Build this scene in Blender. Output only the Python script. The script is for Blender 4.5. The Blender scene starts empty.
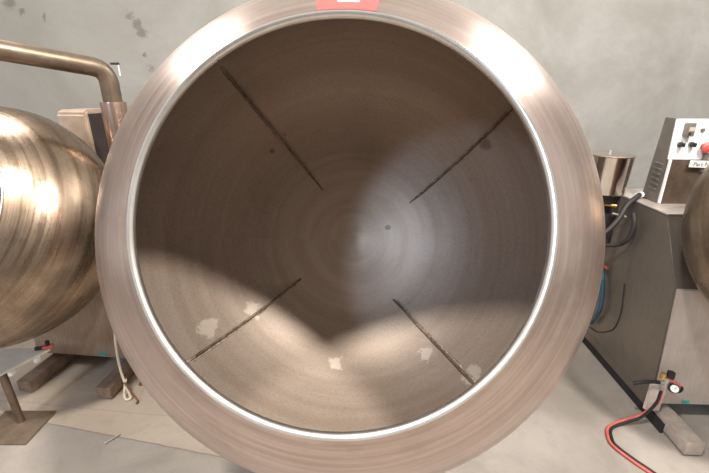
import bpy, bmesh, math, random
from mathutils import Vector, Matrix

random.seed(4)
sc = bpy.context.scene
col = sc.collection
PI = math.pi
R = math.radians

# ------------------------------------------------------------------ materials
class NT:
    """small helper to wire a procedural material"""
    def __init__(s, name):
        s.m = bpy.data.materials.new(name); s.m.use_nodes = True
        s.t = s.m.node_tree; s.n = s.t.nodes; s.l = s.t.links
        s.b = s.n['Principled BSDF']
    def node(s, kind, **kw):
        nd = s.n.new(kind)
        for k, v in kw.items(): setattr(nd, k, v)
        return nd
    def put(s, sock, v):
        if isinstance(v, bpy.types.NodeSocket): s.l.new(v, sock)
        else: sock.default_value = v
    def coord(s): return s.node('ShaderNodeTexCoord').outputs['Object']
    def math(s, op, a, b=0.0, c=0.0, clamp=False):
        nd = s.node('ShaderNodeMath', operation=op); nd.use_clamp = clamp
        s.put(nd.inputs[0], a); s.put(nd.inputs[1], b); s.put(nd.inputs[2], c)
        return nd.outputs[0]
    def noise(s, vec, scale, detail=4, rough=.6, dist=0.0):
        nd = s.node('ShaderNodeTexNoise')
        s.put(nd.inputs['Vector'], vec); nd.inputs['Scale'].default_value = scale
        nd.inputs['Detail'].default_value = detail; nd.inputs['Roughness'].default_value = rough
        nd.inputs['Distortion'].default_value = dist
        return nd.outputs['Fac']
    def maprange(s, v, a, b, c=0.0, d=1.0, smooth=True):
        nd = s.node('ShaderNodeMapRange')
        if smooth: nd.interpolation_type = 'SMOOTHSTEP'
        s.put(nd.inputs[0], v)
        for i, x in enumerate((a, b, c, d)): nd.inputs[i+1].default_value = x
        return nd.outputs[0]
    def mix(s, f, a, b, mode='MIX'):
        nd = s.node('ShaderNodeMix', data_type='RGBA', blend_type=mode)
        s.put(nd.inputs[0], f)
        for i, x in ((6, a), (7, b)):
            s.put(nd.inputs[i], x if isinstance(x, bpy.types.NodeSocket) else (*x, 1))
        return nd.outputs[2]
    def sep(s, v):
        nd = s.node('ShaderNodeSeparateXYZ'); s.put(nd.inputs[0], v); return nd.outputs
    def comb(s, x, y, z):
        nd = s.node('ShaderNodeCombineXYZ')
        for i, q in enumerate((x, y, z)): s.put(nd.inputs[i], q)
        return nd.outputs[0]
    def dist(s, v, p):
        nd = s.node('ShaderNodeVectorMath', operation='DISTANCE')
        s.put(nd.inputs[0], v); nd.inputs[1].default_value = p
        return nd.outputs['Value']
    def bump(s, h, strength, distance=.002):
        nd = s.node('ShaderNodeBump'); s.put(nd.inputs['Height'], h)
        nd.inputs['Strength'].default_value = strength; nd.inputs['Distance'].default_value = distance
        s.l.new(nd.outputs[0], s.b.inputs['Normal'])
    def set(s, colr=None, rough=None, metal=None, spec=None):
        if colr is not None: s.put(s.b.inputs['Base Color'], colr if isinstance(colr, bpy.types.NodeSocket) else (*colr, 1))
        if rough is not None: s.put(s.b.inputs['Roughness'], rough)
        if metal is not None: s.put(s.b.inputs['Metallic'], metal)
        if spec is not None: s.put(s.b.inputs['Specular IOR Level'], spec)
        return s.m

def plain(name, c, rough=.5, metal=0.0, var=.12, scale=18):
    k = NT(name)
    f = k.noise(k.coord(), scale, 4)
    lo = tuple(max(0, x*(1-var)) for x in c); hi = tuple(min(1, x*(1+var)) for x in c)
    return k.set(k.mix(k.maprange(f, .3, .7), lo, hi), rough, metal)

def spun_metal(name, a, b, dark, rough, metal, streak=60, blot=3.0, rvar=.12, bumpv=.12):
    """spun sheet metal: fine rings round the object's own Z axis, plus worn blotches"""
    k = NT(name); v = k.coord(); x, y, z = k.sep(v)
    r = k.math('SQRT', k.math('ADD', k.math('MULTIPLY', x, x), k.math('MULTIPLY', y, y)))
    ring = k.noise(k.comb(k.math('MULTIPLY', r, 1.0), k.math('MULTIPLY', z, 1.0), k.math('MULTIPLY', k.math('ARCTAN2', y, x), .012)), streak, 5, .75)
    bl = k.noise(v, blot, 5, .65, .4)
    fine = k.noise(v, 140, 3, .7)
    c = k.mix(k.maprange(ring, .32, .68), a, b)
    c = k.mix(k.math('MULTIPLY', k.maprange(bl, .42, .72), .7), c, dark)
    c = k.mix(k.math('MULTIPLY', k.maprange(fine, .5, .8), .18), c, dark)
    ro = k.math('ADD', k.math('MULTIPLY', k.math('SUBTRACT', bl, .5), rvar*2), k.math('ADD', k.math('MULTIPLY', k.math('SUBTRACT', ring, .5), rvar), rough))
    k.bump(k.math('ADD', ring, k.math('MULTIPLY', fine, .25)), bumpv, .002)
    return k.set(c, ro, metal)

def pan_inside():
    k = NT('dull dusty pan inside'); v = k.coord(); x, y, z = k.sep(v)
    r = k.math('SQRT', k.math('ADD', k.math('MULTIPLY', x, x), k.math('MULTIPLY', y, y)))
    ring = k.noise(k.comb(r, z, k.math('MULTIPLY', k.math('ARCTAN2', y, x), .015)), 22, 4, .65)
    bl = k.noise(v, 4, 5, .6); fine = k.noise(v, 190, 3, .8)
    c = k.mix(k.maprange(ring, .3, .7), (.345, .266, .212), (.40, .322, .262))
    c = k.mix(k.math('MULTIPLY', k.maprange(bl, .5, .75), .4), c, (.25, .19, .15))
    c = k.mix(k.math('MULTIPLY', k.maprange(fine, .42, .70), .36), c, (.13, .10, .078))
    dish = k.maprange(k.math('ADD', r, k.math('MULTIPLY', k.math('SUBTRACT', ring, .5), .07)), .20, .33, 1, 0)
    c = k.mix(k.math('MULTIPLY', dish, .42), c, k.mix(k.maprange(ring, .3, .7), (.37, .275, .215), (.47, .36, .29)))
    seam = k.maprange(k.math('ABSOLUTE', k.math('SUBTRACT', r, .292)), .002, .007, 1, 0)
    c = k.mix(k.math('MULTIPLY', seam, .10), c, (.16, .115, .085))
    # powdery palm-sized smears
    n = k.noise(v, 38, 3, .6)
    acc = None
    for p, rad in (((-.44, -.287, -.52), .030), ((-.425, -.275, -.535), .022), ((-.342, -.247, -.665), .026), ((-.05, -.41, -.645), .022), ((.245, -.375, -.63), .026), ((.36, -.40, -.50), .03)):
        d = k.math('ADD', k.dist(v, p), k.math('MULTIPLY', k.math('SUBTRACT', n, .5), .07))
        mk = k.maprange(d, rad*.75, rad*1.25, 1, 0)
        acc = mk if acc is None else k.math('MAXIMUM', acc, mk)
    c = k.mix(k.math('MULTIPLY', acc, .5), c, (.74, .65, .56))
    # few dark specks
    acc = None
    for p in ((-.29, .30, -.66, .012), (-.24, .35, -.64, .010), (-.16, .14, -.77, .010), (.38, .2, -.63, .012), (.06, -.02, -.79, .008), (.405, .295, -.545, .028), (.43, .335, -.50, .022), (-.33, .43, -.42, .02), (.12, .05, -.775, .011)):
        mk = k.maprange(k.math('ADD', k.dist(v, p[:3]), k.math('MULTIPLY', k.math('SUBTRACT', n, .5), .02)), p[3]*.4, p[3], 1, 0)
        acc = mk if acc is None else k.math('MAXIMUM', acc, mk)
    c = k.mix(k.math('MULTIPLY', acc, .6), c, (.08, .06, .05))
    k.bump(k.math('ADD', k.math('MULTIPLY', ring, .6), fine), .22, .002)
    ro = k.math('ADD', k.maprange(r, .05, .35, .27, .40), k.math('MULTIPLY', bl, .14))
    return k.set(c, ro, .45, .5)

def brushed(name, a, b, rough, metal, vec=(1, 1, 14), scale=9, blot=True):
    k = NT(name); v = k.coord(); x, y, z = k.sep(v)
    s = k.noise(k.comb(k.math('MULTIPLY', x, vec[0]), k.math('MULTIPLY', y, vec[1]), k.math('MULTIPLY', z, vec[2])), scale, 5, .7)
    bl = k.noise(v, 5, 5, .6, .3)
    c = k.mix(k.maprange(s, .3, .7), a, b)
    if blot: c = k.mix(k.math('MULTIPLY', k.maprange(bl, .45, .75), .4), c, tuple(q*.6 for q in a))
    ro = k.math('ADD', rough, k.math('MULTIPLY', k.math('SUBTRACT', bl, .5), .2))
    k.bump(s, .06, .001)
    return k.set(c, ro, metal)

def concrete_wall():
    k = NT('grey rendered concrete'); v = k.coord(); x, y, z = k.sep(v)
    a = k.noise(v, 1.6, 7, .68, .5); b = k.noise(v, 9, 7, .72, .8); f = k.noise(v, 60, 4, .7)
    c = k.mix(k.maprange(a, .3, .7), (.235, .223, .20), (.335, .322, .305))
    c = k.mix(k.math('MULTIPLY', k.maprange(b, .45, .72), .6), c, (.26, .247, .225))
    c = k.mix(k.math('MULTIPLY', k.maprange(f, .55, .85), .35), c, (.205, .193, .175))
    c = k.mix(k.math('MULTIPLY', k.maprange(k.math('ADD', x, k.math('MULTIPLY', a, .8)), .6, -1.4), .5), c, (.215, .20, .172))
    # dark scuffs near the pipe, and dribbles under the ceiling
    n = k.noise(v, 22, 5, .75)
    acc = None
    for p, s_, rad in (((-1.245, 2.5, 1.845), 0, .022), ((-1.215, 2.5, 1.80), 0, .028), ((-1.19, 2.5, 1.76), 0, .026), ((-1.168, 2.5, 1.574), 0, .018), ((-1.89, 2.5, 1.90), 0, .035), ((-1.84, 2.5, 1.86), 0, .02), ((-1.72, 2.5, 1.83), 0, .015), ((-1.20, 2.5, 1.64), 0, .010)):
        d = k.math('ADD', k.dist(v, p), k.math('MULTIPLY', k.math('SUBTRACT', n, .5), .12))
        mk = k.maprange(d, rad*.4, rad*1.3, 1, 0)
        acc = mk if acc is None else k.math('MAXIMUM', acc, mk)
    c = k.mix(k.math('MULTIPLY', acc, .6), c, (.10, .085, .07))
    k.bump(k.math('ADD', b, k.math('MULTIPLY', f, .4)), .12, .004)
    return k.set(c, .85, 0, .25)

def concrete_floor():
    k = NT('worn workshop concrete'); v = k.coord(); x, y, z = k.sep(v)
    a = k.noise(v, 2.2, 6, .62, .6); b = k.noise(v, 11, 6, .68, .4); f = k.noise(v, 120, 3, .75)
    # slab joint on the left: the slab behind it is warmer than the one in front
    side = k.math('ADD', y, k.math('ADD', k.math('MULTIPLY', x, .21), k.math('MULTIPLY', k.math('SUBTRACT', b, .5), .012)))
    back = k.maprange(side, 1.146, 1.156)
    left = k.maprange(x, .7, -.4)
    warm = k.math('MULTIPLY', back, left)
    c = k.mix(k.maprange(a, .3, .7), (.31, .27, .232), (.43, .38, .335))
    c = k.mix(warm, c, k.mix(k.maprange(a, .3, .7), (.45, .365, .285), (.56, .465, .375)))
    c = k.mix(k.math('MULTIPLY', k.maprange(b, .48, .8), .4), c, (.27, .23, .195))
    c = k.mix(k.math('MULTIPLY', k.maprange(f, .5, .8), .2), c, (.22, .19, .165))
    joint = k.maprange(k.math('ABSOLUTE', k.math('SUBTRACT', side, 1.149)), .002, .005, 1, 0)
    c = k.mix(k.math('MULTIPLY', k.math('MULTIPLY', joint, left), .6), c, (.22, .17, .13))
    crack = k.math('ADD', y, k.math('ADD', k.math('MULTIPLY', x, .12), k.math('MULTIPLY', b, .03)))
    cr = k.maprange(k.math('ABSOLUTE', k.math('SUBTRACT', crack, 1.40)), .0015, .004, 1, 0)
    c = k.mix(k.math('MULTIPLY', k.math('MULTIPLY', cr, left), .35), c, (.28, .22, .18))
    k.bump(k.math('ADD', b, k.math('MULTIPLY', f, .5)), .1, .003)
    return k.set(c, .7, 0, .35)

M = {}
M['pan_out'] = spun_metal('spun steel pan', (.43, .335, .295), (.58, .475, .425), (.31, .235, .195), .33, .92)
M['pan_side'] = spun_metal('polished spun steel', (.25, .18, .125), (.38, .295, .222), (.14, .09, .058), .30, .97, 40, 5, .3, .08)
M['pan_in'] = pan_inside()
M['rim'] = brushed('polished rim', (.62, .585, .54), (.70, .67, .63), .30, .95, (1, 1, 1), 20, False)
M['baffle'] = brushed('welded strip', (.09, .06, .045), (.30, .23, .17), .45, .5, (1, 1, 1), 60)
M['weld'] = plain('crusted weld', (.36, .29, .23), .6, .3, .5, 90)
M['cabinet'] = brushed('satin steel cabinet', (.19, .162, .135), (.21, .18, .152), .42, .6, (2, 2, .5), 30)  # same steel as the front, darkened to carry the shade on the sides
M['panel'] = brushed('brushed steel front', (.52, .46, .42), (.58, .52, .475), .45, .55, (9, 1, 1), 10)  # same steel lightened, the light on the front put into its colour
M['shadesteel'] = brushed('shade-toned steel front', (.29, .22, .17), (.36, .28, .22), .45, .5, (9, 1, 1), 10)  # darker front steel paints in the shade below the left drum
M['white'] = plain('white enamel', (.82, .81, .79), .4, 0, .03)
M['boxgrey'] = plain('grey brown enamel', (.155, .135, .115), .5, .2, .1)
M['pipe'] = brushed('tarnished pipe', (.165, .12, .083), (.235, .178, .13), .40, .75, (1, 1, 1), 12)
M['collar'] = brushed('coppery collar', (.34, .235, .18), (.44, .325, .26), .3, .9, (20, 20, 1), 5)
M['foot'] = plain('painted channel', (.47, .40, .345), .55, .3, .18, 14)
M['rustfoot'] = plain('rusty channel', (.27, .19, .14), .7, .3, .25, 20)
M['hood'] = plain('tan enamel hood', (.42, .32, .245), .45, .3, .1)
M['dark'] = plain('dark opening', (.03, .018, .018), .8, 0, .2)
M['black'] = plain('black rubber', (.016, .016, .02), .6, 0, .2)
M['greyhose'] = plain('dark grey hose', (.022, .018, .019), .6, 0, .2)
M['red'] = plain('red rubber', (.62, .13, .10), .45, 0, .15)
M['blue'] = plain('dark blue hose', (.035, .10, .17), .4, 0, .15)
M['brass'] = plain('brass', (.70, .45, .16), .3, .95, .15)
M['copper'] = plain('copper fitting', (.50, .17, .10), .35, .7, .2)
M['chrome'] = brushed('polished steel pot', (.66, .60, .53), (.74, .69, .63), .14, 1, (1, 1, 1), 8)
M['mirror'] = plain('mirror steel lid', (.72, .68, .63), .07, 1, .02)
M['redbtn'] = plain('red plastic', (.75, .10, .085), .35, 0, .05)
M['meter'] = plain('grey meter case', (.17, .15, .125), .5, .1, .1)
M['meterface'] = plain('pale display', (.50, .45, .34), .4, 0, .05)
M['stickred'] = plain('faded red sticker', (.62, .07, .065), .5, 0, .06)
M['stickwhite'] = plain('white sticker', (.88, .86, .84), .5, 0, .02)
M['teal'] = plain('teal sticker', (.03, .38, .30), .5, 0, .15)
M['tablewhite'] = plain('off white board', (.74, .68, .60), .5, 0, .06)
M['bronze'] = brushed('bronze plate', (.22, .16, .115), (.33, .255, .19), .45, .6, (1, 1, 1), 14)
M['cord'] = plain('cream cord', (.78, .68, .52), .7, 0, .1)
M['brown'] = plain('brown twine', (.20, .10, .05), .8, 0, .2)
M['bolt'] = plain('zinc bolt', (.55, .52, .48), .4, .7, .1)
M['pinkwhite'] = plain('pale grey bracket', (.64, .55, .50), .5, .2, .12)
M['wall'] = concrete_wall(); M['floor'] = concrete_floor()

# ------------------------------------------------------------------ mesh helpers
def link(name, bm, mats, parent=None, smooth=True, mat_world=None):
    me = bpy.data.meshes.new(name)
    bmesh.ops.recalc_face_normals(bm, faces=bm.faces[:])
    bm.to_mesh(me); bm.free()
    for m in (mats if isinstance(mats, (list, tuple)) else [mats]): me.materials.append(m)
    if smooth:
        me.polygons.foreach_set('use_smooth', [True]*len(me.polygons))
        try: me.set_sharp_from_angle(angle=R(38))
        except Exception: pass
    o = bpy.data.objects.new(name, me); col.objects.link(o)
    if parent is not None: o.parent = parent
    if mat_world is not None: o.matrix_local = mat_world
    return o
def tag(o, label=None, cat=None, group=None, kind=None):
    for k, v in (('label', label), ('category', cat), ('group', group), ('kind', kind)):
        if v: o[k] = v
    return o
def empty(name, loc, rz=0, label=None, cat=None, group=None):
    o = bpy.data.objects.new(name, None); col.objects.link(o); o.empty_display_size = .1
    o.location = loc; o.rotation_euler = (0, 0, rz)
    return tag(o, label, cat, group)
def box(bm, x0, x1, y0, y1, z0, z1, bev=0.0, mi=0):
    r = bmesh.ops.create_cube(bm, size=1)
    vs = r['verts']
    for v in vs:
        v.co = Vector(((x0+x1)/2 + v.co.x*(x1-x0), (y0+y1)/2 + v.co.y*(y1-y0), (z0+z1)/2 + v.co.z*(z1-z0)))
    fs = list({f for v in vs for f in v.link_faces})
    for f in fs: f.material_index = mi
    if bev > 0:
        es = list({e for v in vs for e in v.link_edges})
        bmesh.ops.bevel(bm, geom=es, offset=bev, segments=2, affect='EDGES', profile=.5)
def prism(bm, yz, x0, x1, bev=0.0):
    a = [bm.verts.new((x0, y, z)) for y, z in yz]; b = [bm.verts.new((x1, y, z)) for y, z in yz]
    n = len(yz); fs = [bm.faces.new(a), bm.faces.new(b[::-1])]
    for i in range(n): fs.append(bm.faces.new((a[i], b[i], b[(i+1) % n], a[(i+1) % n])))
    if bev: bmesh.ops.bevel(bm, geom=list({e for f in fs for e in f.edges}), offset=bev, segments=2, affect='EDGES')
def cr(pts, n=10):
    """Catmull-Rom through points of any dimension"""
    P = [Vector(p) for p in pts]; P = [P[0]*2 - P[1]] + P + [P[-1]*2 - P[-2]]
    out = []
    for i in range(1, len(P)-2):
        for k in range(n):
            t = k/n; a, b, c, d = P[i-1], P[i], P[i+1], P[i+2]
            out.append(.5*((2*b) + (c-a)*t + (2*a-5*b+4*c-d)*t*t + (3*b-a-3*c+d)*t**3))
    out.append(P[-2].copy()); return out
def tube(bm, pts, rad, seg=12, caps=True, mi=0):
    """sweep a round section along pts; rad number or list"""
    P = [Vector(p) for p in pts]; n = len(P)
    rads = rad if isinstance(rad, (list, tuple)) else [rad]*n
    up = None; rings = []
    for i in range(n):
        t = (P[min(i+1, n-1)] - P[max(i-1, 0)]).normalized()
        if up is None: up = Vector((0, 0, 1)) if abs(t.z) < .9 else Vector((1, 0, 0))
        up = (up - t*up.dot(t)).normalized(); sd = t.cross(up)
        rings.append([bm.verts.new(P[i] + (up*math.cos(2*PI*k/seg) + sd*math.sin(2*PI*k/seg))*rads[i]) for k in range(seg)])
    for i in range(n-1):
        for k in range(seg):
            f = bm.faces.new((rings[i][k], rings[i][(k+1) % seg], rings[i+1][(k+1) % seg], rings[i+1][k])); f.material_index = mi
    if caps:
        bm.faces.new(rings[0]).material_index = mi; bm.faces.new(rings[-1][::-1]).material_index = mi
def cyl(bm, a, b, r0, r1=None, seg=20, mi=0): tube(bm, [a, b], [r0, r0 if r1 is None else r1], seg, True, mi)
def lathe(bm, prof, seg=96, closed=False, mis=None):
    """prof = [(r, z)], turned about Z"""
    rings = []
    for r, z in prof:
        if r < 1e-5: rings.append([bm.verts.new((0, 0, z))])
        else: rings.append([bm.verts.new((r*math.cos(2*PI*k/seg), r*math.sin(2*PI*k/seg), z)) for k in range(seg)])
    n = len(prof)
    for i in range(n if closed else n-1):
        a, b = rings[i], rings[(i+1) % n]
        for k in range(seg):
            k2 = (k+1) % seg
            if len(a) == 1 and len(b) == 1: continue
            if len(a) == 1: f = bm.faces.new((a[0], b[k], b[k2]))
            elif len(b) == 1: f = bm.faces.new((a[k], b[0], a[k2]))
            else: f = bm.faces.new((a[k], b[k], b[k2], a[k2]))
            if mis: f.material_index = mis[i]
def frame(origin, out):
    """matrix whose Z looks along out and whose X stays level"""
    z = Vector(out).normalized(); x = Vector((0, 0, 1)).cross(z).normalized(); y = z.cross(x)
    m = Matrix((x, y, z)).transposed().to_4x4(); m.translation = Vector(origin); return m

# ------------------------------------------------------------------ setting
bm = bmesh.new(); box(bm, -6, 6, -6, 2.62, -.12, 0); tag(link('floor', bm, M['floor'], smooth=False), kind='structure')
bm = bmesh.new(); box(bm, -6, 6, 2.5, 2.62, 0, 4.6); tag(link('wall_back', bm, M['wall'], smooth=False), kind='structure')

# ------------------------------------------------------------------ the pan
# outer profile: distance behind the mouth, radius (metres, for the big pan)
OUT = cr([(0, .370), (.022, .405), (.06, .458), (.11, .511), (.17, .552), (.24, .577), (.31, .585), (.39, .575), (.48, .545), (.57, .497), (.65, .430), (.71, .348), (.755, .245), (.782, .125), (.795, .0)], 5)
def r_at(s, k=1.0):
    for a, b in zip(OUT, OUT[1:]):
        if a.x*k <= s <= b.x*k: return (a.y + (b.y-a.y)*(s/k-a.x)/(b.x-a.x))*k
    return OUT[0].y*k
def make_pan(parent, mat, k, outmat, baffles=True):
    bm = bmesh.new()
    t = .006
    outer = [(max(p.y*k, 0), -p.x*k) for p in OUT]; outer[-1] = (0, outer[-1][1])
    inner = []
    for i, p in enumerate(OUT[:-1]):
        d = (OUT[i+1] - OUT[max(i-1, 0)]).normalized()       # (ds, dr)
        nx, nr = -d.y, d.x                                   # outward: (s, r)
        inner.append((max((p.y - nr*t)*k, .001), -(p.x - nx*t*(1 if i > 2 else 0))*k))
    inner.append((0, -(OUT[-1].x - t)*k))
    prof = outer[::-1] + inner
    mis = [0]*(len(outer)) + [1]*(len(inner))
    mis[len(outer)-1] = 0
    lathe(bm, prof, 128, False, mis)
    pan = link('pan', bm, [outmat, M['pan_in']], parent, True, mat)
    bm = bmesh.new()
    lip = [(.3655, -.010), (.3645, -.006), (.3655, -.001), (.3705, .0035), (.3735, .0042), (.3765, .002), (.3770, -.003), (.3740, -.006)]
    lathe(bm, [(a*k, b*k) for a, b in lip], 128, True)
    link('rim', bm, M['rim'], pan)
    if baffles:
        for a0, a1, s0, s1 in ((38.8, 34.5, .36, .762), (128.6, 122.6, .355, .768), (219.2, 216, .385, .762), (311, 303, .405, .757)):
            bm = bmesh.new(); N = 26; rows = []
            # the strip is flat: it lies in one plane, so its angle follows a straight chord
            q0, q1 = [Vector((math.cos(R(a)), math.sin(R(a))))*(r_at(s)/(.7+s)) for a, s in ((a0, s0), (a1, s1))]
            for i in range(N+1):
                f = i/N; s = s0 + (s1-s0)*f; qt = q0.lerp(q1, (q0.length - r_at(s)/(.7+s))/(q0.length-q1.length)); a = math.atan2(qt.y, qt.x)
                r = r_at(s) - .005; e = .016*min(1, f*10, (1-f)*10) + .001
                ra = Vector((math.cos(a), math.sin(a), 0)); ta = Vector((-math.sin(a), math.cos(a), 0)); jit = .0006*random.uniform(-1, 1)
                # the wall normal leans towards the mouth
                ds = .01; slope = (r_at(min(s+ds, .78)) - r_at(s-ds))/(2*ds)
                nrm = (-ra + Vector((0, 0, 1))*(-slope)).normalized()
                base = ra*r + Vector((0, 0, -s))
                w = .0046 + jit
                rows.append([bm.verts.new(base + ta*w - nrm*.004), bm.verts.new(base + ta*w*.7 + nrm*e), bm.verts.new(base - ta*w*.7 + nrm*e), bm.verts.new(base - ta*w - nrm*.004)])
            for i in range(N):
                for q in range(4):
                    bm.faces.new((rows[i][q], rows[i+1][q], rows[i+1][(q+1) % 4], rows[i][(q+1) % 4]))
            bm.faces.new(rows[0]); bm.faces.new(rows[-1][::-1])
            bf = link('baffle', bm, M['baffle'], pan)
            # crusty weld along its lower side
            low = a0 > 180; pts = []; rr = []
            for i in range(2, N*3-1):
                f = i/(N*3); s = s0 + (s1-s0)*f
                qt = q0.lerp(q1, (q0.length - r_at(s)/(.7+s))/(q0.length-q1.length)); a = math.atan2(qt.y, qt.x)
                r = r_at(s) - .007; ra = Vector((math.cos(a), math.sin(a), 0)); ta = Vector((-math.sin(a), math.cos(a), 0))
                sd = {38.8: -1, 128.6: 1, 219.2: 1, 311: 1}[a0]
                pts.append(ra*r + ta*sd*.0062 + Vector((0, 0, -s)))
                rr.append(random.uniform(.0016, .0062) if low else random.uniform(.001, .0026))
            bm = bmesh.new(); tube(bm, pts, rr, 7); link('weld', bm, M['weld'], bf)
    return pan

# ------------------------------------------------------------------ the big machine in the middle
big = empty('coating_machine', (0, 1.7, 0), 0, 'large coating machine whose wide open round steel drum faces us in the middle', 'coating machine')
MOUTH = Vector((-.0296, .6656, 1.241)); AX = Vector((.0415, .917, -.3968)).normalized()
pm = frame(MOUTH - big.location, -AX)
pan = make_pan(big, pm, 1.0, M['pan_out'])
pan['label'] = 'drum with bare brown grey inside and bright rolled rim'
bm = bmesh.new()
prism(bm, [(1.33-1.7, .1), (1.356-1.7, .758), (1.484-1.7, 1.052), (2.05-1.7, 1.052), (2.05-1.7, .1)], -.33, .33, .006)
link('cabinet', bm, M['cabinet'], big)
bm = bmesh.new(); pb = MOUTH + AX*.797 - big.location; cyl(bm, pb, pb + AX*.12, .075, .075, 32); cyl(bm, pb + AX*.0, pb + AX*.03, .12, .12, 32); link('drive_shaft', bm, M['bolt'], big)
for sx in (-1, 1):
    bm = bmesh.new(); box(bm, sx*.28-.04, sx*.28+.04, 1.25-1.7, 2.05-1.7, 0, .1, .004); link('foot', bm, M['foot'], big)
# sticker on the top of the drum's shoulder
bm = bmesh.new(); NU, NV = 32, 10; grid = []
for j in range(NV+1):
    s = .007 + .075*j/NV; row = []
    for i in range(NU+1):
        a = R(88.8 + 8.1*(1 - 2*i/NU)); r = r_at(s) + .0014
        row.append(bm.verts.new((r*math.cos(a), r*math.sin(a), -s + .0010)))
    grid.append(row)
for j in range(NV):
    for i in range(NU):
        f = bm.faces.new((grid[j][i], grid[j][i+1], grid[j+1][i+1], grid[j+1][i]))
        u = (i+.5)/NU
        lim = 2 if abs(u-.52) < .18 else (3 if abs(u-.5) < .24 else 4)
        f.material_index = 1 if (j >= lim and .03 < u < .97) else 0
link('sticker', bm, [M['stickred'], M['stickwhite']], pan)['label'] = 'red and white sticker'

# ------------------------------------------------------------------ the machines on both sides
N_ = Vector((0, -.868, .496)).normalized()
def make_machine(name, loc, rz, label, kind, dz=0.0, KS=.855):
    root = empty(name, loc, rz, label, 'coating machine')
    bm = bmesh.new(); prism(bm, [(0, .1), (.055, .66+dz), (.21, .94+dz), (.68, .94+dz), (.68, .1)], -.28, .28, .004)
    link('cabinet', bm, M['cabinet'], root)
    # front sheet with its light and shade in the colour, and top sheet
    bm = bmesh.new(); prism(bm, [(-.004, .105), (.0495, .655+dz), (.055, .66+dz), (.002, .105)], -.274, .274); link('front_panel', bm, M['panel'] if kind == 'right' else M['shadesteel'], root, False)
    bm = bmesh.new(); box(bm, -.284, .284, .205, .684, .94+dz, .948+dz, .002)
    link('top_plate', bm, M['panel'], root, False)
    fx = 0 if kind == 'right' else .035
    bm = bmesh.new()
    for sx in (-1, 1): box(bm, sx*.279-.002, sx*.279+.002, 0.0, .68, .066, .11)
    box(bm, -.27, .27, .60, .604, .075, .11)
    link('skirt', bm, M['cabinet'], root, False)
    for sx in (-1, 1):
        bm = bmesh.new(); box(bm, sx*.214+fx-.037, sx*.214+fx+.037, -.20, .68, .014, .075, .003)
        ft = link('foot', bm, M['foot'] if kind == 'right' else M['rustfoot'], root)
        if kind == 'right' and sx < 0:
            bm = bmesh.new(); box(bm, -.263, -.2512, -.075, .68, .001, .052, .001); link('shade_strip', bm, M['black'], ft, False)['label'] = 'black strip standing in for shade along the outer side'  # black strip stands in for the shaded gap under the cabinet side
        for yy in (-.165, .64):
            bm = bmesh.new(); cyl(bm, (sx*.214+fx, yy, 0), (sx*.214+fx, yy, .016), .012); link('levelling_bolt', bm, M['bolt'], ft)
    c = Vector((0, .13, .80+dz)); back = c + N_*.03
    mouth = back + N_*(.795*KS)
    p = make_pan(root, frame(mouth, N_), KS, M['pan_side'], False)
    bm = bmesh.new(); cyl(bm, c - N_*.02, back + N_*.003, .07, .07, 28); link('drive_shaft', bm, M['bolt'], root)
    bm = bmesh.new(); box(bm, .21, .262, -.0045, -.001, .112, .126)
    if kind == 'left':
        bm.free(); bm = bmesh.new(); box(bm, .10, .135, -.0055, -.001, .109, .124)
    else:
        bm.free(); bm = bmesh.new(); box(bm, -.145, -.115, -.0055, -.001, .108, .124)
    link('sticker', bm, M['teal'], root, False)['label'] = 'small teal sticker'
    return root

right = make_machine('coating_machine', (1.64, 1.456, 0), R(-2), 'steel coating machine at the right edge with white switch panel and louvred control box', 'right', 0.0, .79)
left = make_machine('coating_machine', (-1.47, 1.82, 0), R(-6), 'shiny bronze tinted coating machine at the left edge, below the bent pipe', 'left', -.095)

# control box on the right machine (local coordinates of that machine)
bm = bmesh.new(); prism(bm, [(.375, .948), (.40, 1.335), (.47, 1.335), (.50, .948)], -.215, .14, .003)
cb = link('control_box', bm, M['boxgrey'], right)
def face_y(z): return .375 + (z-.948)*.025/.387
bm = bmesh.new(); prism(bm, [(face_y(1.155)-.004, 1.155), (face_y(1.333)-.004, 1.333), (face_y(1.333)+.002, 1.333), (face_y(1.155)+.002, 1.155)], -.213, .138)
sp = link('switch_panel', bm, M['white'], cb, False); sp['label'] = 'white upper panel with switches'
bm = bmesh.new(); prism(bm, [(face_y(.95)-.004, .95), (face_y(1.155)-.004, 1.155), (face_y(1.155)+.002, 1.155), (face_y(.95)+.002, .95)], -.213, .138)
link('lower_panel', bm, M['pipe'], cb, False)['label'] = 'steel lower panel, its brown standing in for shade and reflection'  # brown colour paints in shade and reflection on the lower front
bm = bmesh.new(); box(bm, -.214, -.205, face_y(.95)-.006, face_y(.95)+.004, .95, 1.155); link('edge_strip', bm, M['white'], cb, False)
for i in range(6):                                        # louvres in the side
    bm = bmesh.new(); zz = 1.005 + .024*i; prism(bm, [(.405, zz), (.455, zz+.003), (.455, zz+.009), (.405, zz+.006)], -.222, -.214); link('louvre', bm, M['meter'], cb, False)
def on_panel(x, z, d=0.0): return Vector((x, face_y(z) - .004 - d, z))
bm = bmesh.new(); p = on_panel(-.160, 1.288); box(bm, p.x-.016, p.x+.016, p.y-.03, p.y, p.z-.029, p.z+.029, .003); mt = link('meter', bm, M['meter'], cb)
bm = bmesh.new(); box(bm, p.x-.011, p.x+.012, p.y-.0315, p.y-.029, p.z-.006, p.z+.012); link('display', bm, M['meterface'], mt, False)
bm = bmesh.new(); cyl(bm, (p.x-.006, p.y-.029, p.z-.016), (p.x-.006, p.y-.034, p.z-.016), .005); link('button', bm, M['black'], mt)
bm = bmesh.new(); p = on_panel(-.092, 1.285); cyl(bm, p, p + Vector((0, -.008, 0)), .008); link('pilot_lamp', bm, M['meter'], cb)
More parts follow.
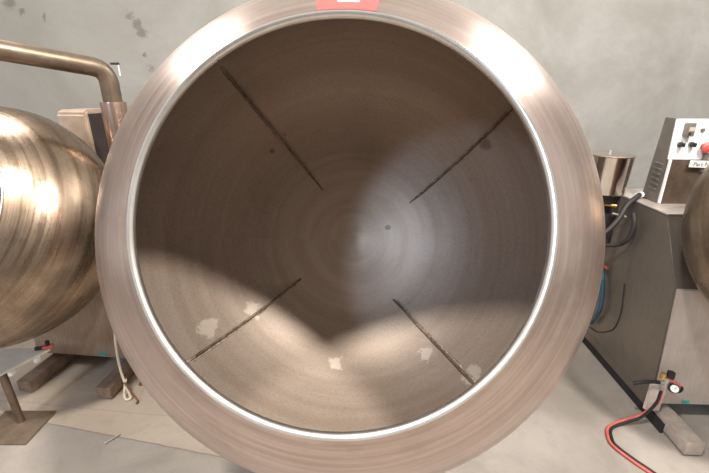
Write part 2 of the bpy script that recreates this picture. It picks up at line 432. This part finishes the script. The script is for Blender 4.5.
for xx in (-.178, -.128):
    p = on_panel(xx, 1.222)
    bm = bmesh.new(); cyl(bm, p, p + Vector((0, -.008, 0)), .012); kn = link('selector_switch', bm, M['meter'], cb)
    bm = bmesh.new(); cyl(bm, p + Vector((0, -.008, 0)), p + Vector((0, -.026, .0)), .0105, .009); box(bm, p.x-.004, p.x+.004, p.y-.032, p.y-.024, p.z-.009, p.z+.009, .001); link('knob', bm, M['black'], kn)
p = on_panel(-.070, 1.212)
bm = bmesh.new(); cyl(bm, p, p + Vector((0, -.02, 0)), .013); es = link('emergency_stop', bm, M['black'], cb)
bm = bmesh.new(); tube(bm, [p + Vector((0, -y, 0)) for y in (.018, .02, .03, .037, .040)], [.019, .024, .024, .017, .006], 24); link('button', bm, M['redbtn'], es)
p = on_panel(-.05, 1.17)
bm = bmesh.new(); box(bm, -.065, -.047, p.y-.02, p.y, 1.10, 1.185, .002); link('bracket', bm, M['boxgrey'], cb)
# name plate, tilted slightly, with its lettering
bm = bmesh.new(); box(bm, -.062, .062, -.002, .002, -.0155, .0155, .0008)
mat_np = Matrix.Translation(on_panel(-.068, 1.137, .023)) @ Matrix.Rotation(R(2), 4, 'Y')
npl = link('name_plate', bm, M['white'], cb, False, mat_np); npl['label'] = 'white plate with grey lettering'
cu = bpy.data.curves.new('lettering', 'FONT'); cu.body = 'Part Nu'; cu.size = .026; cu.extrude = .0004; cu.offset = .0004
tmp = bpy.data.objects.new('lettering_source', cu); col.objects.link(tmp)
bpy.context.view_layer.update()
me = bpy.data.meshes.new_from_object(tmp.evaluated_get(bpy.context.evaluated_depsgraph_get()))
bpy.data.objects.remove(tmp); me.name = 'lettering'; me.materials.clear(); me.materials.append(M['meter'])
lt = bpy.data.objects.new('lettering', me); col.objects.link(lt); lt.parent = npl
lt.matrix_local = Matrix.Translation((-.047, -.0026, -.009)) @ Matrix.Rotation(R(90), 4, 'X')

# bits plumbed into the right machine's side and front
def rl(p): return right.matrix_world.inverted() @ Vector(p)
bpy.context.view_layer.update()
bm = bmesh.new(); prism(bm, [(-.004, .078), (-.03, .085), (-.03, .185), (-.004, .22)], -.315, -.255, .003)
br = link('bracket', bm, M['pinkwhite'], right); br['label'] = 'pale bracket on the front corner'
bm = bmesh.new(); cyl(bm, (-.295, -.03, .13), (-.295, -.036, .13), .006); link('screw', bm, M['bolt'], br)
bm = bmesh.new(); cyl(bm, (-.272, -.035, .185), (-.272, -.035, .275), .013); cyl(bm, (-.30, -.035, .247), (-.245, -.035, .247), .009); cyl(bm, (-.272, -.035, .21), (-.248, -.045, .228), .007); rg = link('pressure_regulator', bm, M['bolt'], right); rg['label'] = 'air pressure regulator with dial gauge'
bm = bmesh.new(); cyl(bm, (-.262, -.035, .275), (-.262, -.035, .302), .016, .015, 20); link('knob', bm, M['black'], rg)
bm = bmesh.new(); cyl(bm, (-.292, -.035, .270), (-.292, -.035, .296), .012, .010); cyl(bm, (-.300, -.035, .281), (-.272, -.035, .270), .007); link('cap', bm, M['brass'], rg)
bm = bmesh.new(); g = Vector((-.248, -.05, .230)); gd = Vector((-.35, -.75, .5)).normalized(); cyl(bm, g, g + gd*.022, .0195, .0195, 28); ga = link('gauge', bm, M['black'], rg)
bm = bmesh.new(); cyl(bm, g + gd*.0205, g + gd*.0232, .0155, .0155, 28); link('dial', bm, M['stickwhite'], ga)
bm = bmesh.new(); a = g + gd*.024; cyl(bm, a, a + Vector((.007, 0, .007)), .0012, .0006, 8); link('needle', bm, M['black'], ga)
bm = bmesh.new(); tube(bm, cr([(-.272, -.05, .272), (-.245, -.055, .262), (-.228, -.06, .250)], 8), .0055); link('air_tube', bm, M['red'], rg)
bm = bmesh.new(); tube(bm, cr([(-.228, -.06, .250), (-.216, -.058, .236), (-.218, -.054, .216), (-.236, -.05, .210)], 8), .0055); link('air_tube', bm, M['black'], rg)
bm = bmesh.new(); tube(bm, cr([(-.298, -.035, .247), (-.335, -.038, .252), (-.375, -.036, .247), (-.405, -.03, .235)], 8), .0085); link('hose_stub', bm, M['black'], rg)['label'] = 'short black hose end sticking out sideways'
# valve on the side
bm = bmesh.new(); v = Vector((-.28, .535, .54)); cyl(bm, v + Vector((.005, 0, 0)), v + Vector((-.03, 0, 0)), .013); tube(bm, cr([v + Vector((-.02, -.045, .012)), v + Vector((-.02, .0, .012)), v + Vector((-.02, .03, .005))], 5), .006)
vl = link('valve', bm, M['copper'], right); vl['label'] = 'copper coloured valve on the side'
bm = bmesh.new(); lathe(bm, [(.016 + .004*math.cos(2*PI*i/8), .004*math.sin(2*PI*i/8)) for i in range(8)], 20, True)
link('ring', bm, M['brass'], vl, True, frame(v + Vector((-.03, .03, .012)), (-.3, -1, .2)))
bm = bmesh.new(); tube(bm, cr([v + Vector((-.02, .0, -.005)), (-.302, .495, .45), (-.302, .475, .37), (-.303, .475, .30), (-.303, .52, .20)], 8), .011); link('drain_hose', bm, M['blue'], right)['label'] = 'dark blue hose down the side'
bm = bmesh.new(); tube(bm, cr([(-.283, .36, .53), (-.283, .35, .483), (-.283, .335, .40), (-.283, .336, .339), (-.283, .35, .28), (-.283, .385, .234), (-.283, .475, .17), (-.283, .55, .15)], 8), .0025, 8); link('cable', bm, M['greyhose'], right)

# hood on the left machine
bm = bmesh.new(); prism(bm, [(.30, .853), (.30, 1.34), (.32, 1.36), (.52, 1.36), (.52, .853)], -.085, .075, .010)
hd = link('motor_hood', bm, M['hood'], left); hd['label'] = 'tan sheet hood, dark inside at its open side'
bm = bmesh.new(); box(bm, .074, .077, .322, .50, .98, 1.34); link('vent_opening', bm, M['dark'], hd, False)

# ------------------------------------------------------------------ bent air pipe
duct = empty('air_pipe', (-1.03, 1.80, 0), 0, 'bent bronze coloured steel air pipe rising behind the left drum', 'pipe')
bm = bmesh.new()
L0 = Vector((0, 0, 1.2)); L1 = Vector((0, 0, 1.535)); dr = Vector((-.235, -.225, .052))
path = [L0, Vector((0, 0, 1.475))]
for i in range(1, 9):
    a = i/9; q0, q1, q2 = Vector((0, 0, 1.475)), L1, L1 + dr*.17
    path.append(q0*(1-a)**2 + q1*2*a*(1-a) + q2*a*a)
path += [L1 + dr*t for t in (.19, .5, 1, 1.6, 2.2)]
e0 = L1 + dr*2.2; e1 = L1 + dr*2.65; e2 = e1 + Vector((0, 0, -.35))
for i in range(1, 9):
    a = i/8; path.append(e0*(1-a)**2 + e1*2*a*(1-a) + e2*a*a)
tube(bm, path, .037, 28)
link('pipe', bm, M['pipe'], duct)
bm = bmesh.new(); lathe(bm, [(.037, 1.21), (.037, 1.405), (.049, 1.405), (.050, 1.40), (.050, 1.21), (.037, 1.21)], 32); link('collar', bm, M['collar'], duct)
bm = bmesh.new(); cyl(bm, (0, 0, .012), (0, 0, 1.21), .046, .046, 28); link('post', bm, M['collar'], duct)
bm = bmesh.new(); box(bm, -.1, .1, -.1, .1, 0, .012, .002); link('base_plate', bm, M['bronze'], duct)
bm = bmesh.new(); box(bm, .02, .055, -.004, .004, 1.552, 1.560); box(bm, .050, .053, -.002, .002, 1.51, 1.555, 0, 1); link('tie', bm, [M['black'], M['stickwhite']], duct, False)

# ------------------------------------------------------------------ small stand under the left drum
st = empty('pedestal_stand', (-1.545, 1.45, 0), 0, 'small stand with off white top and square bronze base plate under the left drum', 'stand')
bm = bmesh.new(); box(bm, -.125, .115, -.125, .065, 0, .012, .002); link('base_plate', bm, M['bronze'], st)
bm = bmesh.new(); cyl(bm, (0, 0, .012), (-.01, 0, .29), .016, .016, 18); link('post', bm, M['pipe'], st)
bm = bmesh.new()
q = [(-.32, -.02), (.012, -.035), (.10, .15), (-.32, .15)]
a = [bm.verts.new((x, y, .29)) for x, y in q]; b = [bm.verts.new((x, y, .302)) for x, y in q]
bm.faces.new(a[::-1]); bm.faces.new(b)
for i in range(4): bm.faces.new((a[i], a[(i+1) % 4], b[(i+1) % 4], b[i]))
link('top', bm, M['tablewhite'], st, False)
for t in (.22, .72):
    p = Vector((.012, -.035, 0)).lerp(Vector((.10, .15, 0)), t)
    bm = bmesh.new(); box(bm, p.x-.012, p.x+.006, p.y-.012, p.y+.012, .268, .290, .002); link('clip', bm, M['stickwhite'], st)
vlv = empty('hose_fitting', (-1.448, 1.60, .302), 0, 'small red and black hose fitting lying on the corner of the off white stand', 'fitting')
bm = bmesh.new(); cyl(bm, (-.02, -.01, .012), (.018, .008, .012), .011); link('body', bm, M['red'], vlv)
bm = bmesh.new(); cyl(bm, (.0, 0, .02), (.0, 0, .042), .009); cyl(bm, (-.05, -.016, .011), (-.02, -.01, .012), .009); link('nozzle', bm, M['black'], vlv)

# ------------------------------------------------------------------ pot on its stand beside the right machine
pot = empty('steel_pot', (1.253, 1.97, 0), 0, 'tapered polished steel pot on a dark post between drum and control box', 'pot')
bm = bmesh.new(); lathe(bm, [(0, .968), (.084, .968), (.092, .974), (.100, 1.155), (.102, 1.160), (.099, 1.160), (.096, 1.155), (.088, .98), (0, .978)], 56); link('bowl', bm, M['chrome'], pot)
bm = bmesh.new(); lathe(bm, [(.101 + .004*math.cos(2*PI*i/10), 1.158 + .004*math.sin(2*PI*i/10)) for i in range(10)], 56, True); link('rim', bm, M['bronze'], pot)
bm = bmesh.new(); lathe(bm, [(0, 1.166), (.085, 1.165), (.099, 1.1625), (.099, 1.160), (0, 1.160)], 48); ld = link('lid', bm, M['mirror'], pot)
bm = bmesh.new(); cyl(bm, (-.02, -.02, 1.165), (-.02, -.02, 1.182), .005); link('knob', bm, M['bolt'], ld)
bm = bmesh.new(); cyl(bm, (.0, 0, .012), (.0, 0, .94), .022); cyl(bm, (0, 0, .93), (0, 0, .97), .062, .068, 24); box(bm, .0, .088, -.012, .012, .70, .97, .002); link('post', bm, M['greyhose'], pot)  # dark plate beside the post stands in for shade next to the cabinet
bm = bmesh.new(); box(bm, -.05, .024, -.02, .06, 0, .012, .002); link('base_plate', bm, M['greyhose'], pot)
bm = bmesh.new(); cyl(bm, (-.0, -.03, .915), (.05, -.045, .912), .009); link('tap', bm, M['brass'], pot)
bm = bmesh.new(); cyl(bm, (.05, -.03, .868), (.098, -.07, .862), .007); link('arm', bm, M['bronze'], pot)

def hose(name, pts, rad, mat, label, cat='hose', group=None, n=10):
    bm = bmesh.new(); tube(bm, cr(pts, n), rad, 12)
    return tag(link(name, bm, mat), label, cat, group)
hose('hose', [(1.421, 1.93, .968), (1.405, 1.925, .969), (1.385, 1.905, .966), (1.325, 1.88, .925), (1.285, 1.86, .86), (1.22, 1.85, .79), (1.12, 1.85, .74)], .0125, M['greyhose'], 'dark hose running from the control box foot over the cabinet edge')
hose('hose', [(1.337, 1.84, .90), (1.338, 1.82, .86), (1.338, 1.82, .81), (1.332, 1.835, .76), (1.318, 1.87, .725), (1.27, 1.91, .705), (1.18, 1.90, .69)], .0105, M['greyhose'], 'dark hose looping down below the steel pot')

bm = bmesh.new(); cyl(bm, (1.419, 1.930, .968), (1.392, 1.915, .968), .0145); link('sleeve', bm, M['stickwhite'], bpy.data.objects['hose'])['label'] = 'white end sleeve'
# twin air hoses on the floor
base = [(1.338, 1.408, .22), (1.338, 1.412, .15), (1.308, 1.43, .065), (1.262, 1.438, .03), (1.205, 1.432, .0125), (1.158, 1.408, .0095), (1.132, 1.365, .0095), (1.124, 1.316, .0095), (1.159, 1.241, .0095), (1.20, 1.175, .0095), (1.26, 1.05, .0095), (1.38, .95, .0095), (1.6, .9, .0095)]
off = [(.006, .002, .0), (.007, .0, .004), (.004, .008, .008), (.0, .010, .010), (.002, .014, .004), (-.010, .012, 0), (-.016, .004, 0), (-.016, -.002, 0), (-.014, -.008, 0), (-.012, -.010, 0), (-.010, -.012, 0), (-.008, -.014, 0), (0, -.016, 0)]
hose('air_hose', [Vector(p) - Vector(o)*.42 for p, o in zip(base, off)], .0062, M['black'], 'black air hose lying beside the red one on the floor at right', 'hose')
hose('air_hose', [Vector(p) + Vector(o)*.42 for p, o in zip(base, off)], .0062, M['red'], 'red air hose from the gauge down to the floor at right', 'hose')

# cord by the left machine
bm = bmesh.new()
tube(bm, cr([(-1.245, 1.80, .50), (-1.17, 1.70, .46), (-1.155, 1.64, .30), (-1.155, 1.63, .16), (-1.13, 1.615, .03), (-1.115, 1.60, .012), (-1.135, 1.59, .010), (-1.15, 1.61, .03), (-1.14, 1.63, .10)], 8), .006, 10)
cd = tag(link('cord', bm, M['cord']), 'thin cream cord hanging in a loop to the floor beside the big drum', 'cord')
bm = bmesh.new(); tube(bm, cr([(-1.145, 1.62, .09), (-1.10, 1.60, .03), (-1.075, 1.585, .008), (-1.07, 1.565, .008)], 8), .005, 10); link('tail', bm, M['brown'], cd)['label'] = 'brown frayed tail'

bm = bmesh.new(); d = Vector((.035, .045, 0)); b0 = Vector((-1.085, 1.335, .006)); cyl(bm, b0, b0 + d, .0042, .0042, 10); cyl(bm, b0 - d*.1, b0, .006, .006, 6)
tag(link('bolt', bm, M['bolt']), 'loose thin bolt lying on the floor near the slab joint at left', 'bolt')

# ------------------------------------------------------------------ light
def area(name, loc, target, power, size, colr, shape='DISK', size_y=None):
    L = bpy.data.lights.new(name, 'AREA'); L.energy = power; L.shape = shape; L.size = size
    if size_y: L.size_y = size_y
    L.color = colr
    o = bpy.data.objects.new(name, L); col.objects.link(o); o.location = loc
    o.rotation_euler = (Vector(target) - Vector(loc)).to_track_quat('-Z', 'Y').to_euler()
    return o
area('bay_lamp', (1.29, -.34, 3.86), (0, 1, 1.1), 190, .30, (1, .95, .88))
area('bay_lamp', (-.78, -.21, 3.98), (0, 1, 1.1), 125, .30, (1, .95, .88))
area('added_band_light', (2.1, 2.40, 3.3), (0, .8, 1.3), 75, 1.1, (1, .97, .92), 'RECTANGLE', .7)  # unseen area lights, added for highlights on the drum's upper band
area('added_band_light', (-1.9, 2.40, 3.3), (0, .8, 1.3), 55, 1.0, (1, .97, .92), 'RECTANGLE', .7)
area('window_light', (-2.6, -3.3, 3.4), (0, 1, 1.1), 100, .5, (.60, .77, 1.0))

w = bpy.data.worlds.new('World'); sc.world = w; w.use_nodes = True
bg = w.node_tree.nodes['Background']; wn = w.node_tree.nodes; wl = w.node_tree.links
# a dim hall: paler overhead, darker towards the horizon
tc = wn.new('ShaderNodeTexCoord'); sx = wn.new('ShaderNodeSeparateXYZ'); rp = wn.new('ShaderNodeValToRGB'); mr = wn.new('ShaderNodeMapRange')
wl.new(tc.outputs['Generated'], sx.inputs[0]); wl.new(sx.outputs[2], mr.inputs[0]); mr.inputs[1].default_value = -1; wl.new(mr.outputs[0], rp.inputs[0])
for k, (p, c) in enumerate(((.0, (.10, .085, .07)), (.5, (.29, .235, .195)), (.66, (.32, .275, .235)), (.85, (.48, .455, .42)))):
    e = rp.color_ramp.elements[k] if k < 2 else rp.color_ramp.elements.new(p)
    e.position = p; e.color = (*c, 1)
# background brightened towards both sides, added to light the drum's flanks
ab = wn.new('ShaderNodeMath'); ab.operation = 'ABSOLUTE'; wl.new(sx.outputs[0], ab.inputs[0])
ms = wn.new('ShaderNodeMapRange'); ms.interpolation_type = 'SMOOTHSTEP'; wl.new(ab.outputs[0], ms.inputs[0])
for k, v in enumerate((.35, .95, 0, 1)): ms.inputs[k+1].default_value = v
mx = wn.new('ShaderNodeMix'); mx.data_type = 'RGBA'; wl.new(ms.outputs[0], mx.inputs[0]); wl.new(rp.outputs[0], mx.inputs[6]); mx.inputs[7].default_value = (.80, .755, .72, 1)
wl.new(mx.outputs[2], bg.inputs[0]); bg.inputs[1].default_value = 1.0

# ------------------------------------------------------------------ camera
cam = bpy.data.cameras.new('Camera'); co = bpy.data.objects.new('Camera', cam); col.objects.link(co)
cam.sensor_width = 36; cam.lens = 400/709*36; cam.clip_start = .02
co.location = (0, 0, 1.45); co.rotation_euler = (R(70), 0, 0)
sc.camera = co
sc.view_settings.view_transform = 'Standard'; sc.view_settings.look = 'None'
sc.view_settings.exposure = 0.0; sc.view_settings.gamma = 1; sc.view_settings.use_curve_mapping = False
